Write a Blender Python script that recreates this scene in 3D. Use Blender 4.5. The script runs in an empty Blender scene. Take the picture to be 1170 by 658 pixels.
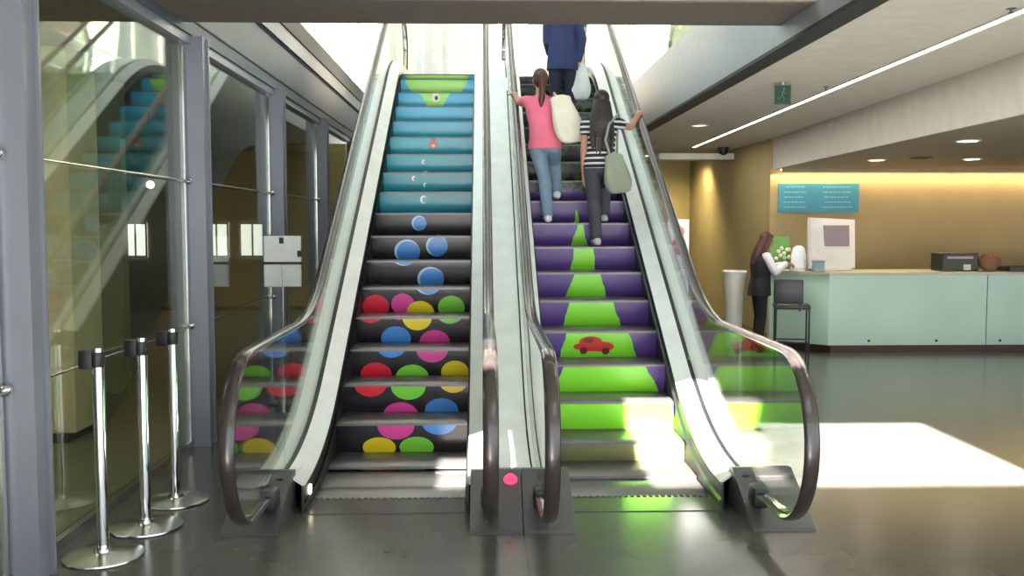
import bpy, bmesh, math, random
from mathutils import Vector, Matrix
from mathutils.geometry import tessellate_polygon
random.seed(4)
C = bpy.context.scene.collection
H = 1.79                                     # eye height above the hall floor
PI = math.pi

# ------------------------------------------------------------------ materials
MATS = {}
def mat(name, col, rough=.5, metal=0., emit=None, es=0., spec=.5, noise=None, bump=None, coat=0.):
    if name in MATS: return MATS[name]
    m = bpy.data.materials.new(name); m.use_nodes = True
    nt = m.node_tree; b = nt.nodes['Principled BSDF']
    b.inputs['Base Color'].default_value = (*col, 1); b.inputs['Roughness'].default_value = rough
    b.inputs['Metallic'].default_value = metal; b.inputs['Specular IOR Level'].default_value = spec
    b.inputs['Coat Weight'].default_value = coat
    if emit: b.inputs['Emission Color'].default_value = (*emit, 1); b.inputs['Emission Strength'].default_value = es
    tc = nt.nodes.new('ShaderNodeNewGeometry')
    sc, amt = noise or (6., .06)
    n = nt.nodes.new('ShaderNodeTexNoise'); n.inputs['Scale'].default_value = sc; n.inputs['Detail'].default_value = 4
    nt.links.new(tc.outputs['Position'], n.inputs['Vector'])
    mr = nt.nodes.new('ShaderNodeMapRange'); mr.inputs['From Min'].default_value = .3; mr.inputs['From Max'].default_value = .7
    mr.inputs['To Min'].default_value = 1-amt; mr.inputs['To Max'].default_value = 1+amt
    nt.links.new(n.outputs['Fac'], mr.inputs['Value'])
    mx = nt.nodes.new('ShaderNodeVectorMath'); mx.operation = 'SCALE'; mx.inputs[0].default_value = col
    nt.links.new(mr.outputs['Result'], mx.inputs['Scale']); nt.links.new(mx.outputs['Vector'], b.inputs['Base Color'])
    if bump:
        n2 = nt.nodes.new('ShaderNodeTexNoise'); n2.inputs['Scale'].default_value = bump[0]
        nt.links.new(tc.outputs['Position'], n2.inputs['Vector'])
        bp = nt.nodes.new('ShaderNodeBump'); bp.inputs['Strength'].default_value = bump[1]; bp.inputs['Distance'].default_value = .01
        nt.links.new(n2.outputs['Fac'], bp.inputs['Height']); nt.links.new(bp.outputs['Normal'], b.inputs['Normal'])
    MATS[name] = m
    return m

def glass_mat(name, tint, ior=1.5, extra=0.0):
    m = bpy.data.materials.new(name); m.use_nodes = True; nt = m.node_tree; nt.nodes.clear()
    out = nt.nodes.new('ShaderNodeOutputMaterial'); mix = nt.nodes.new('ShaderNodeMixShader')
    t = nt.nodes.new('ShaderNodeBsdfTransparent'); t.inputs['Color'].default_value = (*tint, 1)
    g = nt.nodes.new('ShaderNodeBsdfGlossy'); g.inputs['Roughness'].default_value = .02; g.inputs['Color'].default_value = (1, 1, 1, 1)
    f = nt.nodes.new('ShaderNodeFresnel')
    ge = nt.nodes.new('ShaderNodeNewGeometry'); mr = nt.nodes.new('ShaderNodeMapRange')      # same reflectance from either face of the pane
    mr.inputs['To Min'].default_value = ior; mr.inputs['To Max'].default_value = 1/ior
    nt.links.new(ge.outputs['Backfacing'], mr.inputs['Value']); nt.links.new(mr.outputs['Result'], f.inputs['IOR'])
    ad = nt.nodes.new('ShaderNodeMath'); ad.operation = 'ADD'; ad.use_clamp = True; ad.inputs[1].default_value = extra
    nt.links.new(f.outputs[0], ad.inputs[0]); nt.links.new(ad.outputs[0], mix.inputs['Fac'])
    nt.links.new(t.outputs[0], mix.inputs[1]); nt.links.new(g.outputs[0], mix.inputs[2]); nt.links.new(mix.outputs[0], out.inputs[0])
    MATS[name] = m
    return m

class NB:
    """little node builder for painted riser murals (world position on the risers)"""
    def __init__(s, name, rough=.3):
        s.m = bpy.data.materials.new(name); s.m.use_nodes = True; s.nt = s.m.node_tree
        s.b = s.nt.nodes['Principled BSDF']; s.b.inputs['Roughness'].default_value = rough
        g = s.nt.nodes.new('ShaderNodeNewGeometry'); sp = s.nt.nodes.new('ShaderNodeSeparateXYZ')
        s.nt.links.new(g.outputs['Position'], sp.inputs[0]); s.pos = g.outputs['Position']
        s.x, s.z = sp.outputs['X'], sp.outputs['Z']
    def math(s, op, a, b=None, clamp=False):
        n = s.nt.nodes.new('ShaderNodeMath'); n.operation = op; n.use_clamp = clamp
        for i, v in enumerate((a, b)):
            if v is None: continue
            if isinstance(v, (int, float)): n.inputs[i].default_value = v
            else: s.nt.links.new(v, n.inputs[i])
        return n.outputs[0]
    def mix(s, fac, a, b):
        n = s.nt.nodes.new('ShaderNodeMix'); n.data_type = 'RGBA'
        s.nt.links.new(fac, n.inputs[0])
        for i, v in ((6, a), (7, b)):
            if isinstance(v, tuple): n.inputs[i].default_value = (*v, 1)
            else: s.nt.links.new(v, n.inputs[i])
        return n.outputs[2]
    def disc(s, cx, cz, rx, rz):
        a = s.math('POWER', s.math('ABSOLUTE', s.math('DIVIDE', s.math('SUBTRACT', s.x, cx), rx)), 2.)
        b = s.math('POWER', s.math('ABSOLUTE', s.math('DIVIDE', s.math('SUBTRACT', s.z, cz), rz)), 2.)
        return s.math('LESS_THAN', s.math('ADD', a, b), 1.)
    def noise(s, scale):
        n = s.nt.nodes.new('ShaderNodeTexNoise'); n.inputs['Scale'].default_value = scale
        s.nt.links.new(s.pos, n.inputs['Vector']); return n.outputs['Fac']
    def ramp(s, v, pts):                     # piecewise linear curve z -> value, pts sorted
        lo, hi = pts[0][0], pts[-1][0]
        t = s.math('DIVIDE', s.math('SUBTRACT', v, lo), hi-lo, True)
        r = s.nt.nodes.new('ShaderNodeValToRGB'); cr = r.color_ramp
        for i, (z, c) in enumerate(pts):
            p = (z-lo)/(hi-lo)
            if i < 2: e = cr.elements[i]; e.position = p
            else: e = cr.elements.new(p)
            e.color = (c, c, c, 1) if isinstance(c, (int, float)) else (*c, 1)
        s.nt.links.new(t, r.inputs[0]); return r.outputs[0]
    def done(s, col):
        s.nt.links.new(col, s.b.inputs['Base Color']); MATS[s.m.name] = s.m; return s.m

# ------------------------------------------------------------------ object helpers
def link(o, parent=None):
    C.objects.link(o)
    if parent is not None:
        o.parent = parent; o.matrix_parent_inverse = Matrix.Identity(4)
        o.location = -parent.location if parent.type == 'EMPTY' and parent.parent is None else Vector((0, 0, 0))
    return o
def tag(o, label, cat, group=None):
    o['label'] = label; o['category'] = cat
    if group: o['group'] = group
    return o
def thing(name, label, cat, loc=(0, 0, 0), group=None):
    o = bpy.data.objects.new(name, None); o.empty_display_size = .1; o.location = loc; C.objects.link(o)
    return tag(o, label, cat, group)
def obj(name, bm, m, parent=None, smooth=False):
    me = bpy.data.meshes.new(name); bmesh.ops.recalc_face_normals(bm, faces=bm.faces[:]); bm.to_mesh(me); bm.free()
    for x in (m if isinstance(m, (list, tuple)) else [m]): me.materials.append(x)
    if smooth:
        for p in me.polygons: p.use_smooth = True
        try: me.set_sharp_from_angle(angle=math.radians(40))
        except Exception: pass
    return link(bpy.data.objects.new(name, me), parent)
def struct(name, bm, m, parent=None, smooth=False):
    o = obj(name, bm, m, parent, smooth)
    if parent is None: o['kind'] = 'structure'
    return o
def box(bm, x0, x1, y0, y1, z0, z1, bev=0, mi=0):
    vs = [bm.verts.new((x, y, z)) for x in (x0, x1) for y in (y0, y1) for z in (z0, z1)]
    fs = [bm.faces.new([vs[i] for i in q]) for q in ((0,1,3,2),(4,6,7,5),(0,4,5,1),(2,3,7,6),(0,2,6,4),(1,5,7,3))]
    for f in fs: f.material_index = mi
    if bev:
        es = {e for f in fs for e in f.edges}
        bmesh.ops.bevel(bm, geom=list(es), offset=bev, segments=2, profile=.5, affect='EDGES')
    return bm
def bx(*a, **k): return box(bmesh.new(), *a, **k)
def basis(d):
    d = Vector(d).normalized(); u = Vector((0, 0, 1)) if abs(d.z) < .95 else Vector((0, 1, 0))
    a = d.cross(u).normalized(); return a, d.cross(a).normalized()
def tube(bm, pts, r, n=10, cap=True, mi=0):
    pts = [Vector(p) for p in pts]; rs = r if isinstance(r, (list, tuple)) else [r]*len(pts); rings = []
    a0 = None
    for i, p in enumerate(pts):
        d = (pts[min(i+1, len(pts)-1)]-pts[max(i-1, 0)])
        if d.length < 1e-6: d = Vector((0, 0, 1))
        d.normalize()
        if a0 is None: a, b = basis(d)
        else:
            a = (a0-d*a0.dot(d)).normalized(); b = d.cross(a).normalized()
        a0 = a
        rings.append([bm.verts.new(p+(a*math.cos(2*PI*k/n)+b*math.sin(2*PI*k/n))*rs[i]) for k in range(n)])
    for i in range(len(rings)-1):
        for k in range(n):
            f = bm.faces.new((rings[i][k], rings[i][(k+1) % n], rings[i+1][(k+1) % n], rings[i+1][k])); f.material_index = mi
    if cap:
        for rr in (rings[0], rings[-1]):
            f = bm.faces.new(rr); f.material_index = mi
    return bm
def lathe(bm, prof, loc=(0, 0, 0), n=32, axis='Z'):
    loc = Vector(loc); rings = []
    def P(r, h, k):
        c, s = r*math.cos(2*PI*k/n), r*math.sin(2*PI*k/n)
        return loc+{'Z': Vector((c, s, h)), 'X': Vector((h, c, s)), 'Y': Vector((c, h, s))}[axis]
    for r, h in prof:
        if r < 1e-6: rings.append([bm.verts.new(P(0, h, 0))])
        else: rings.append([bm.verts.new(P(r, h, k)) for k in range(n)])
    for i in range(len(rings)-1):
        A, B = rings[i], rings[i+1]
        for k in range(n):
            k2 = (k+1) % n
            if len(A) == 1 and len(B) == 1: continue
            if len(A) == 1: bm.faces.new((A[0], B[k], B[k2]))
            elif len(B) == 1: bm.faces.new((A[k], A[k2], B[0]))
            else: bm.faces.new((A[k], A[k2], B[k2], B[k]))
    if len(rings[0]) > 1: bm.faces.new(rings[0])
    if len(rings[-1]) > 1: bm.faces.new(rings[-1])
    return bm
def plate(bm, poly, a, b, plane='YZ'):
    """polygon extruded between a and b along the axis missing from plane"""
    def P(p, t): return {'YZ': (t, p[0], p[1]), 'XZ': (p[0], t, p[1]), 'XY': (p[0], p[1], t)}[plane]
    A = [bm.verts.new(P(p, a)) for p in poly]; B = [bm.verts.new(P(p, b)) for p in poly]
    for t in tessellate_polygon([[Vector((p[0], p[1], 0)) for p in poly]]):
        bm.faces.new([A[i] for i in t]); bm.faces.new([B[i] for i in reversed(t)])
    n = len(poly)
    for i in range(n): bm.faces.new((A[i], A[(i+1) % n], B[(i+1) % n], B[i]))
    return bm
def sweep(bm, path, sec, frame=False, closed=True):
    """section [(x, dz)] along path [(y, z)]; frame=True turns the section with the path"""
    rings = []
    for i, (y, z) in enumerate(path):
        if frame:
            y0, z0 = path[max(i-1, 0)]; y1, z1 = path[min(i+1, len(path)-1)]
            L = math.hypot(y1-y0, z1-z0) or 1; ny, nz = -(z1-z0)/L, (y1-y0)/L
        else: ny, nz = 0, 1
        rings.append([bm.verts.new((sx, y+ny*d, z+nz*d)) for sx, d in sec])
    n = len(sec)
    for i in range(len(rings)-1):
        for k in range(n if closed else n-1):
            bm.faces.new((rings[i][k], rings[i][(k+1) % n], rings[i+1][(k+1) % n], rings[i+1][k]))
    if closed: bm.faces.new(rings[0]); bm.faces.new(rings[-1])
    return bm
def ball(bm, c, r, seg=12, M=None):
    if isinstance(r, (int, float)): r = (r, r, r)
    m = Matrix.Translation(Vector(c)) @ (M or Matrix.Identity(4)) @ Matrix.Diagonal((*r, 1))
    bmesh.ops.create_uvsphere(bm, u_segments=seg, v_segments=max(6, seg*2//3), radius=1, matrix=m); return bm

# ------------------------------------------------------------------ shared materials
floor_m = mat('polished_concrete', (.082, .082, .075), .2, noise=(1.3, .14), spec=.55)
plate_m = mat('brushed_landing_plate', (.105, .107, .097), .24, .25, noise=(2.5, .1))
dark_m = mat('black_brush_rubber', (.012, .012, .013), .45)
rubber = mat('handrail_rubber', (.03, .024, .023), .24, coat=.4)
deck_m = mat('satin_aluminium_deck', (.74, .76, .75), .34, .1)
steel = mat('brushed_steel', (.55, .55, .54), .22, 1.)
chrome = mat('chrome', (.78, .78, .77), .08, 1.)
basegrey = mat('base_grey_paint', (.085, .086, .088), .38, .3)
clad_m = mat('light_grey_cladding', (.36, .38, .38), .35, .3)
frame_m = mat('grey_painted_steel_frame', (.21, .225, .265), .35, .2, noise=(2., .05))
frame_dk = mat('dark_frame_edge', (.018, .02, .023), .6)
white_p = mat('white_plaster', (.62, .6, .55), .8)
cream_p = mat('cream_plaster', (.68, .61, .5), .8)
ceil_m = mat('ceiling_plaster', (.56, .53, .47), .7)
tan_w = mat('tan_wall_paint', (.40, .295, .15), .75, noise=(3, .04))
yel_w = mat('ochre_wall_panel', (.36, .29, .11), .6, noise=(2, .06))
beam_m = mat('taupe_beam_paint', (.12, .10, .085), .7)
bglass = glass_mat('balustrade_glass', (.93, .97, .95), 1.5)
wglass = glass_mat('window_glass', (.88, .91, .82), 1.55, .0)
uglass = glass_mat('upper_glass', (.9, .97, .95), 1.45)
black = mat('black_plastic', (.012, .012, .014), .4)
whitep = mat('white_plastic', (.75, .76, .76), .4)

# ------------------------------------------------------------------ escalators
SL = .5763
def smooth(pts, corner_i, t, n=14):
    """replace a corner of a polyline by a quadratic curve reaching t metres each way"""
    a, c, b = (Vector(pts[corner_i+k]) for k in (-1, 0, 1))
    p0 = c+(a-c).normalized()*t; p2 = c+(b-c).normalized()*t
    q = [tuple(p0*(1-s)**2+c*2*s*(1-s)+p2*s*s) for s in [k/n for k in range(n+1)]]
    return pts[:corner_i]+q+pts[corner_i+1:]
def nose_path(dz, y0=5.95, y1=15.4):
    yb = 9.83+(0-H)/SL; yt = 9.83+(3.87-H)/SL
    p = [(y0, 0.), (yb, 0.), (yt, 3.87), (y1, 3.87)]
    p = smooth(p, 2, .9); p = smooth(p, 1, .75)
    return [(y, z+dz) for y, z in p]
def at(path, y):
    for (a, b), (c, d) in zip(path, path[1:]):
        if a <= y <= c: return b+(d-b)*(y-a)/(c-a) if c > a else b
    return path[-1][1] if y > path[-1][0] else path[0][1]
def rail_path():
    zt = 1.11; yb = 9.83+(zt-H-.94)/SL; yt = 9.83+(3.87+1.1-H-.94)/SL
    p = [(5.13, zt), (yb, zt), (yt, 4.97), (15.5, 4.97)]
    p = smooth(p, 2, .8); p = smooth(p, 1, .55)
    arc = [(5.13-.45*math.sin(a), .66-.45*math.cos(a)) for a in [PI*k/22 for k in range(0, 22)]]
    arc2 = [(15.5+.45*math.sin(a), 4.52+.45*math.cos(a)) for a in [PI*k/14 for k in range(1, 15)]]
    return [(5.6, .205), (5.35, .208)]+arc+p+arc2+[(15.3, 4.07)]
RAIL = rail_path()

def escalator(label, cx, noses, riser_mat, sides, plate_x):
    t = thing('escalator', label, 'escalator', (cx, 6.2, 0))
    # --- steps
    tread_m, nose_m = MATS['ribbed_tread'], MATS['step_nose']
    for i, (y, z) in enumerate(noses):
        ny, nz = noses[i+1] if i+1 < len(noses) else (y+.4, z)
        zb = noses[i-1][1] if i else max(z-.2305, -.02)
        bm = bmesh.new(); x0, x1 = cx-.5, cx+.5
        hh = z-zb
        prof = [(y+.006, z), (y, z-.004), (y, z-.02)]
        if hh > .03:
            prof += [(y+.004+.035*s*s, z-.02-(hh-.02)*s) for s in (.2, .4, .6, .8, 1.)]
        back = [(ny+.05, z-.03), (ny+.05, z)]
        pts = prof+back; prev = None
        for (yy, zz) in pts+[pts[0]]:
            r = (bm.verts.new((x0, yy, zz)), bm.verts.new((x1, yy, zz)))
            if prev:
                f = bm.faces.new((prev[0], prev[1], r[1], r[0]))
                k = len(bm.faces)-1; f.material_index = 1 if (k < 2) else (2 if k < len(prof)-1 else 0)
            prev = r
        bmesh.ops.remove_doubles(bm, verts=bm.verts[:], dist=1e-5)
        for xx in (x0, x1):
            vs = [v for v in bm.verts if abs(v.co.x-xx) < 1e-6]
            vs.sort(key=lambda v: min(range(len(pts)), key=lambda j: abs(pts[j][0]-v.co.y)+abs(pts[j][1]-v.co.z)))
            bm.faces.new(vs)
        obj('step', bm, [tread_m, nose_m, riser_mat], t, True)
    # --- comb and landing plates
    c = bx(cx-.5, cx+.5, 5.86, 6.15, -.02, .013)
    for k in range(25): box(c, cx-.49+k*.0405, cx-.49+k*.0405+.014, 6.15, 6.2, -.01, .013)
    obj('comb_plate', c, plate_m, t)
    obj('landing_plate', bx(plate_x[0], plate_x[1], 1.2, 5.855, -.02, .008), plate_m, t)
    # top comb
    obj('comb_plate', bx(cx-.5, cx+.5, 14.3, 15.2, 3.84, 3.872), plate_m, t)
    # --- sides
    for sd in sides:
        s = sd['s']; X = lambda u: cx+s*u
        up = lambda a, b: (min(X(a), X(b)), max(X(a), X(b)))
        P0 = nose_path(0, 5.9)
        x0, x1 = up(.503, .515)
        sk = obj('skirt_panel', sweep(bmesh.new(), P0, [(x0, -.26), (x1, -.26), (x1, .165), (x0, .165)]), dark_m, t, True)
        # brush strip
        x0, x1 = up(.488, .503)
        obj('skirt_brush', sweep(bmesh.new(), P0, [(x0, .05), (x1, .045), (x1, .075), (x0, .06)]), dark_m, sk, True)
        a, b, c2, d = X(.504), X(.618), X(.618), X(.504)
        obj('inner_deck', sweep(bmesh.new(), nose_path(0, 5.95), [(a, .165), (b, .245), (c2, .23), (d, .15)]), deck_m, t, True)
        obj('glass_seat', sweep(bmesh.new(), nose_path(0, 5.85), [(X(.618), .2), (X(.618), .236), (X(.65), .236), (X(.65), .2)]), dark_m, t, True)
        ow = sd['outer']
        obj('outer_deck', sweep(bmesh.new(), nose_path(0, 5.95), [(X(.65), .22), (X(.65), .246), (X(ow), .25), (X(ow), .22)]), deck_m, t, True)
        # glass panels
        gx = up(.637, .649)
        glow = [p for p in RAIL if True]
        seams = [6.05, 7.55, 9.05, 10.55, 12.05, 13.55, 15.0]
        inner = []
        for i, (y, z) in enumerate(RAIL):
            y0, z0 = RAIL[max(i-1, 0)]; y1, z1 = RAIL[min(i+1, len(RAIL)-1)]
            L = math.hypot(y1-y0, z1-z0); inner.append((y+(z1-z0)/L*.012, z-(y1-y0)/L*.012))
        # bottom of the curve runs the other way: offset is towards the arc centre there too
        k_top = [i for i, p in enumerate(RAIL) if p[1] > .9][0]
        kk = [i for i, p in enumerate(RAIL) if p[0] > 5.1 and i > 20 and p[1] < 5.2]
        body = [(y, z) for i, (y, z) in enumerate(inner) if i > 1 and i < len(RAIL)-16]
        newel = [p for p in body if p[0] <= 6.05]
        top_line = [p for p in body[22:]]
        L0 = nose_path(.21, 5.5)
        poly = [(5.45, .235)]+newel+[(6.045, at(top_line, 6.045)), (6.045, at(L0, 6.045))]
        obj('glass_panel', plate(bmesh.new(), poly, *gx), bglass, t)
        for a1, b1 in zip(seams, seams[1:]):
            ys = [a1+.0012+(b1-a1-.0024)*k/10 for k in range(11)]
            poly = [(y, at(top_line, y)) for y in ys]+[(y, at(L0, y)) for y in reversed(ys)]
            obj('glass_panel', plate(bmesh.new(), poly, *gx), bglass, t)
        # handrail and its guide
        hx = X(.643)
        sec = [(hx+.04*math.cos(q)*(1 if abs(math.cos(q)) < .99 else 1), .018*math.sin(q)) for q in [2*PI*k/14 for k in range(14)]]
        hr = obj('handrail', sweep(bmesh.new(), RAIL, sec, True), rubber, t, True)
        sec = [(hx-.02, -.030), (hx+.02, -.030), (hx+.02, -.012), (hx-.02, -.012)]
        obj('handrail_guide', sweep(bmesh.new(), RAIL[1:-1], sec, True), chrome, hr, True)
        bt = bx(hx-.052, hx+.052, 5.5, 5.66, .12, .25, bev=.03)
        obj('handrail_boot', bt, dark_m, hr, True)
        # floor base of the newel
        b0, b1 = sd['base']
        poly = [(5.44, 0), (5.46, .025), (5.93, .262), (6.02, .25), (6.02, 0)]
        obj('newel_base', plate(bmesh.new(), poly, b0, b1), basegrey, t)
        if sd.get('clad'):
            xo = up(ow-.004, ow+.006)
            obj('side_cladding', sweep(bmesh.new(), nose_path(0, 5.98), [(xo[0], -.95), (xo[1], -.95), (xo[1], .252), (xo[0], .252)]), clad_m, t, True)
    # underside of the truss
    obj('truss_underside', sweep(bmesh.new(), nose_path(0, 8.6), [(cx-.76, -.95), (cx+.76, -.95), (cx+.76, -.9), (cx-.76, -.9)]), clad_m, t)
    return t

def ribbed(name, col, rough, metal):
    m = mat(name, col, rough, metal); nt = m.node_tree
    g = nt.nodes.new('ShaderNodeNewGeometry'); sp = nt.nodes.new('ShaderNodeSeparateXYZ'); nt.links.new(g.outputs['Position'], sp.inputs[0])
    mm = nt.nodes.new('ShaderNodeMath'); mm.operation = 'MULTIPLY'; mm.inputs[1].default_value = 2*PI/.0095; nt.links.new(sp.outputs['X'], mm.inputs[0])
    sn = nt.nodes.new('ShaderNodeMath'); sn.operation = 'SINE'; nt.links.new(mm.outputs[0], sn.inputs[0])
    bp = nt.nodes.new('ShaderNodeBump'); bp.inputs['Strength'].default_value = .12; bp.inputs['Distance'].default_value = .004
    nt.links.new(sn.outputs[0], bp.inputs['Height']); nt.links.new(bp.outputs['Normal'], nt.nodes['Principled BSDF'].inputs['Normal'])
ribbed('ribbed_tread', (.17, .16, .158), .28, .75)
mat('step_nose', (.14, .13, .14), .3, .6)

# left mural: coloured dots on black, then sea blues with a fish, bubbles and a green head
n = NB('sea_and_dots_mural', .22)
BL, RD, PK, YE, GR, OR = (.05, .22, .62), (.62, .015, .04), (.62, .05, .30), (.70, .55, .01), (.17, .55, .04), (.75, .16, .02)
col = n.mix(n.noise(9), (.008, .007, .010), (.016, .012, .018))
sea = n.ramp(n.z, [(1.88, (.015, .24, .34)), (2.3, (.02, .30, .40)), (2.9, (.02, .42, .60)), (3.3, (.03, .48, .82)), (3.9, (.05, .52, .88))])
col = n.mix(n.math('GREATER_THAN', n.z, 1.898), col, sea)
for c, x, z, rx, rz in [(BL, -.662, 1.79, .077, .078), (BL, -.757, 1.507, .127, .122), (BL, -.461, 1.565, .109, .106), (BL, -.503, 1.256, .127, .119),
        (RD, -.985, 1.028, .122, .109), (PK, -.737, 1.048, .107, .1), (YE, -.578, .966, .128, .113), (GR, -.293, 1.019, .122, .108),
        (BL, -.767, .779, .130, .110), (PK, -.427, .741, .134, .115), (RD, -.898, .52, .131, .108), (GR, -.597, .496, .138, .112),
        (YE, -.238, .54, .117, .1), (PK, -.662, .259, .138, .105), (BL, -.335, .293, .134, .103), (YE, -.791, .09, .125, .082),
        (GR, -.508, .09, .13, .085), (OR, -.66, -.01, .08, .06)]:
    col = n.mix(n.disc(x, z, rx, rz), col, c)
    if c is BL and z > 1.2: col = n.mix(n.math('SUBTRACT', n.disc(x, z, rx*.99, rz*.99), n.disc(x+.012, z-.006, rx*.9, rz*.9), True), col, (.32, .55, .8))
for x, z, r in [(-.684, 2.495, .022), (-.661, 2.363, .026), (-.771, 2.288, .022), (-.646, 2.215, .02), (-.639, 2.044, .036)]:
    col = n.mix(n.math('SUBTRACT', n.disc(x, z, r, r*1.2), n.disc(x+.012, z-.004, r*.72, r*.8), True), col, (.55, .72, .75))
col = n.mix(n.disc(-.593, 2.73, .05, .056), col, (.55, .07, .05))
col = n.mix(n.disc(-.590, 2.712, .022, .02), col, (.65, .55, .5))
col = n.mix(n.disc(-.595, 2.80, .022, .03), col, (.55, .07, .05))
wob = n.math('MULTIPLY', n.noise(14), .05)
hw = n.math('ADD', n.ramp(n.z, [(3.24, .0), (3.34, .09), (3.46, .15), (3.56, .3), (3.66, .38), (3.9, .42)]), wob)
hw = n.math('MULTIPLY', hw, n.math('GREATER_THAN', n.z, 3.27))
col = n.mix(n.math('LESS_THAN', n.math('ABSOLUTE', n.math('SUBTRACT', n.x, -.63)), hw), col, (.36, .80, .14))
col = n.mix(n.disc(-.617, 3.44, .05, .062), col, (.8, .85, .7))
col = n.mix(n.disc(-.61, 3.43, .024, .03), col, (.01, .02, .02))
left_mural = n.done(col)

# right mural: a green road narrowing upward through purple, with a red car
n = NB('green_road_mural', .25)
col = n.mix(n.noise(7), (.05, .022, .16), (.085, .04, .23))
fol = n.mix(n.math('GREATER_THAN', n.noise(11), .56), (.008, .006, .012), (.035, .075, .015))
topf = n.math('GREATER_THAN', n.math('ADD', n.z, n.math('MULTIPLY', n.noise(5), .3)), 2.3)
col = n.mix(topf, col, fol)
w2 = n.math('MULTIPLY', n.math('SUBTRACT', n.noise(9), .5), .05)
lo = n.ramp(n.z, [(0., .3), (.4, .56), (.61, .65), (.844, .709), (1.087, .776), (1.32, .853), (1.547, .888), (1.67, .926), (1.78, .955), (1.95, .985)])
hi = n.ramp(n.z, [(0., 1.0), (.2, .97), (.397, .92), (.61, .80), (.844, .71), (1.087, .64), (1.32, .58), (1.547, .565), (1.78, .50), (1.95, .485)])
hi = n.math('ADD', n.math('MULTIPLY', hi, .85), n.math('MULTIPLY', n.z, 0))
# right edge of the road as measured along the risers
hi = n.ramp(n.z, [(0., 1.0), (.25, 1.0), (.397, .967), (.61, .89), (.844, .831), (1.087, .775), (1.32, .731), (1.547, .714), (1.67, .687), (1.78, .677), (1.95, .66)])
hi = n.math('MULTIPLY', hi, 1.5)
ins = n.math('MULTIPLY', n.math('GREATER_THAN', n.x, n.math('ADD', lo, w2)), n.math('LESS_THAN', n.x, n.math('ADD', hi, w2)))
ins = n.math('MULTIPLY', ins, n.math('LESS_THAN', n.z, 1.93))
grn = n.mix(n.noise(4), (.16, .56, .02), (.22, .66, .03))
low = n.ramp(n.z, [(.0, (.10, .085, .05)), (.17, (.13, .12, .06)), (.19, (.20, .50, .05)), (.3, (.3, .62, .06)), (.4, (1, 1, 1))])
mlow = n.math('LESS_THAN', n.z, .19)
col = n.mix(ins, col, grn)
col = n.mix(mlow, col, (.16, .17, .07))
car = n.math('MAXIMUM', n.disc(.94, .735, .17, .042), n.disc(.92, .775, .1, .05))
car = n.math('MAXIMUM', car, n.disc(1.01, .735, .11, .045))
col = n.mix(car, col, (.45, .02, .012))
for x, z in ((.86, .70), (1.05, .695)): col = n.mix(n.disc(x, z, .033, .032), col, (.10, .01, .01))
col = n.mix(n.disc(.905, .79, .045, .022), col, (.16, .01, .01))
right_mural = n.done(col)

LX, RX = -.607, .985
nl = [(9.65+.4*k, 1.6655+.2305*k) for k in range(-7, 10)]
nl = [(6.19, .012), (6.45, .016)]+nl+[(13.65, 3.862), (14.05, 3.866)]
nr = [(9.8+.4*k, 1.794+.2305*k) for k in range(-7, 9)]
nr = [(6.19, .012), (6.6, .035)]+nr+[(13.4, 3.80), (13.8, 3.866)]
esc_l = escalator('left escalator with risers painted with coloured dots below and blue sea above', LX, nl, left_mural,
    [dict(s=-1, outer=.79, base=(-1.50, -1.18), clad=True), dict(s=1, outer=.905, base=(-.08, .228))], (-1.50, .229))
esc_r = escalator('right escalator with green road on purple risers and three people riding up', RX, nr, right_mural,
    [dict(s=-1, outer=.675, base=(.234, .53)), dict(s=1, outer=.79, base=(1.56, 1.93), clad=True)], (.233, 1.96))
# small fittings
lamp = mat('glowing_oval', (1, .9, .6), .4, emit=(1, .88, .6), es=6)
obj('skirt_oval', lathe(bmesh.new(), [(0, -.004), (.032, -.004), (.032, .006), (0, .008)], (-1.105, 6.1, .10), 16, 'X'), lamp, esc_l)  # small emissive oval on the left skirt beside the comb
obj('safety_label', bx(-1.235, -1.165, 6.08, 6.22, .222, .2245), whitep, esc_l)
bpy.data.objects[esc_l.children[-1].name].rotation_euler = (0, 0, 0)
redm = mat('red_button', (.8, .02, .05), .3, emit=(1, .05, .15), es=1.2)
bm = lathe(bmesh.new(), [(.042, 0), (.042, .012), (.036, .018)], (0, 0, 0), 20)
lathe(bm, [(.028, .018), (.026, .034), (0, .036)], (0, 0, 0), 20)
bmesh.ops.rotate(bm, verts=bm.verts, matrix=Matrix.Rotation(math.radians(26.7), 3, 'X')); bmesh.ops.translate(bm, verts=bm.verts, vec=(.165, 5.84, .217))
o = obj('emergency_stop_button', bm, redm, esc_l, True); o['label'] = 'red emergency stop button'

# ------------------------------------------------------------------ room shell
struct('floor', bx(-12, 16, -12, 24, -.3, 0), floor_m)
UP = 3.87
# right hand lower ceiling with its recess over the desk
WX = 16
def poly_slab(name, pts, z0, z1, m): return struct(name, plate(bmesh.new(), pts, z0, z1, 'XY'), m)
poly_slab('ceiling', [(2.32, 4.05), (WX, 4.05), (WX, 6.2), (4.22, 6.2), (4.32, 8), (4.66, 15.5), (4.66, 21), (2.46, 21), (2.46, 7), (2.32, 7)], 3.14, 3.3, ceil_m)
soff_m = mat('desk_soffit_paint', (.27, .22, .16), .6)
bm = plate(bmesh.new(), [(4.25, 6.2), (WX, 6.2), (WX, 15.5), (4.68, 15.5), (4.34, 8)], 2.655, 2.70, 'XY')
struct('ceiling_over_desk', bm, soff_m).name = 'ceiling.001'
bm = bmesh.new()
for (a, b) in (((4.20, 6.2), (4.30, 8)), ((4.30, 8), (4.66, 15.5))):
    d = Vector((b[1]-a[1], -(b[0]-a[0]), 0)).normalized()*.05
    plate(bm, [a, b, (b[0]+d.x, b[1]+d.y), (a[0]+d.x, a[1]+d.y)], 2.655, 3.14, 'XY')
struct('trim_1', bm, ceil_m)                                   # bulkhead between the two ceiling heights
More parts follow.
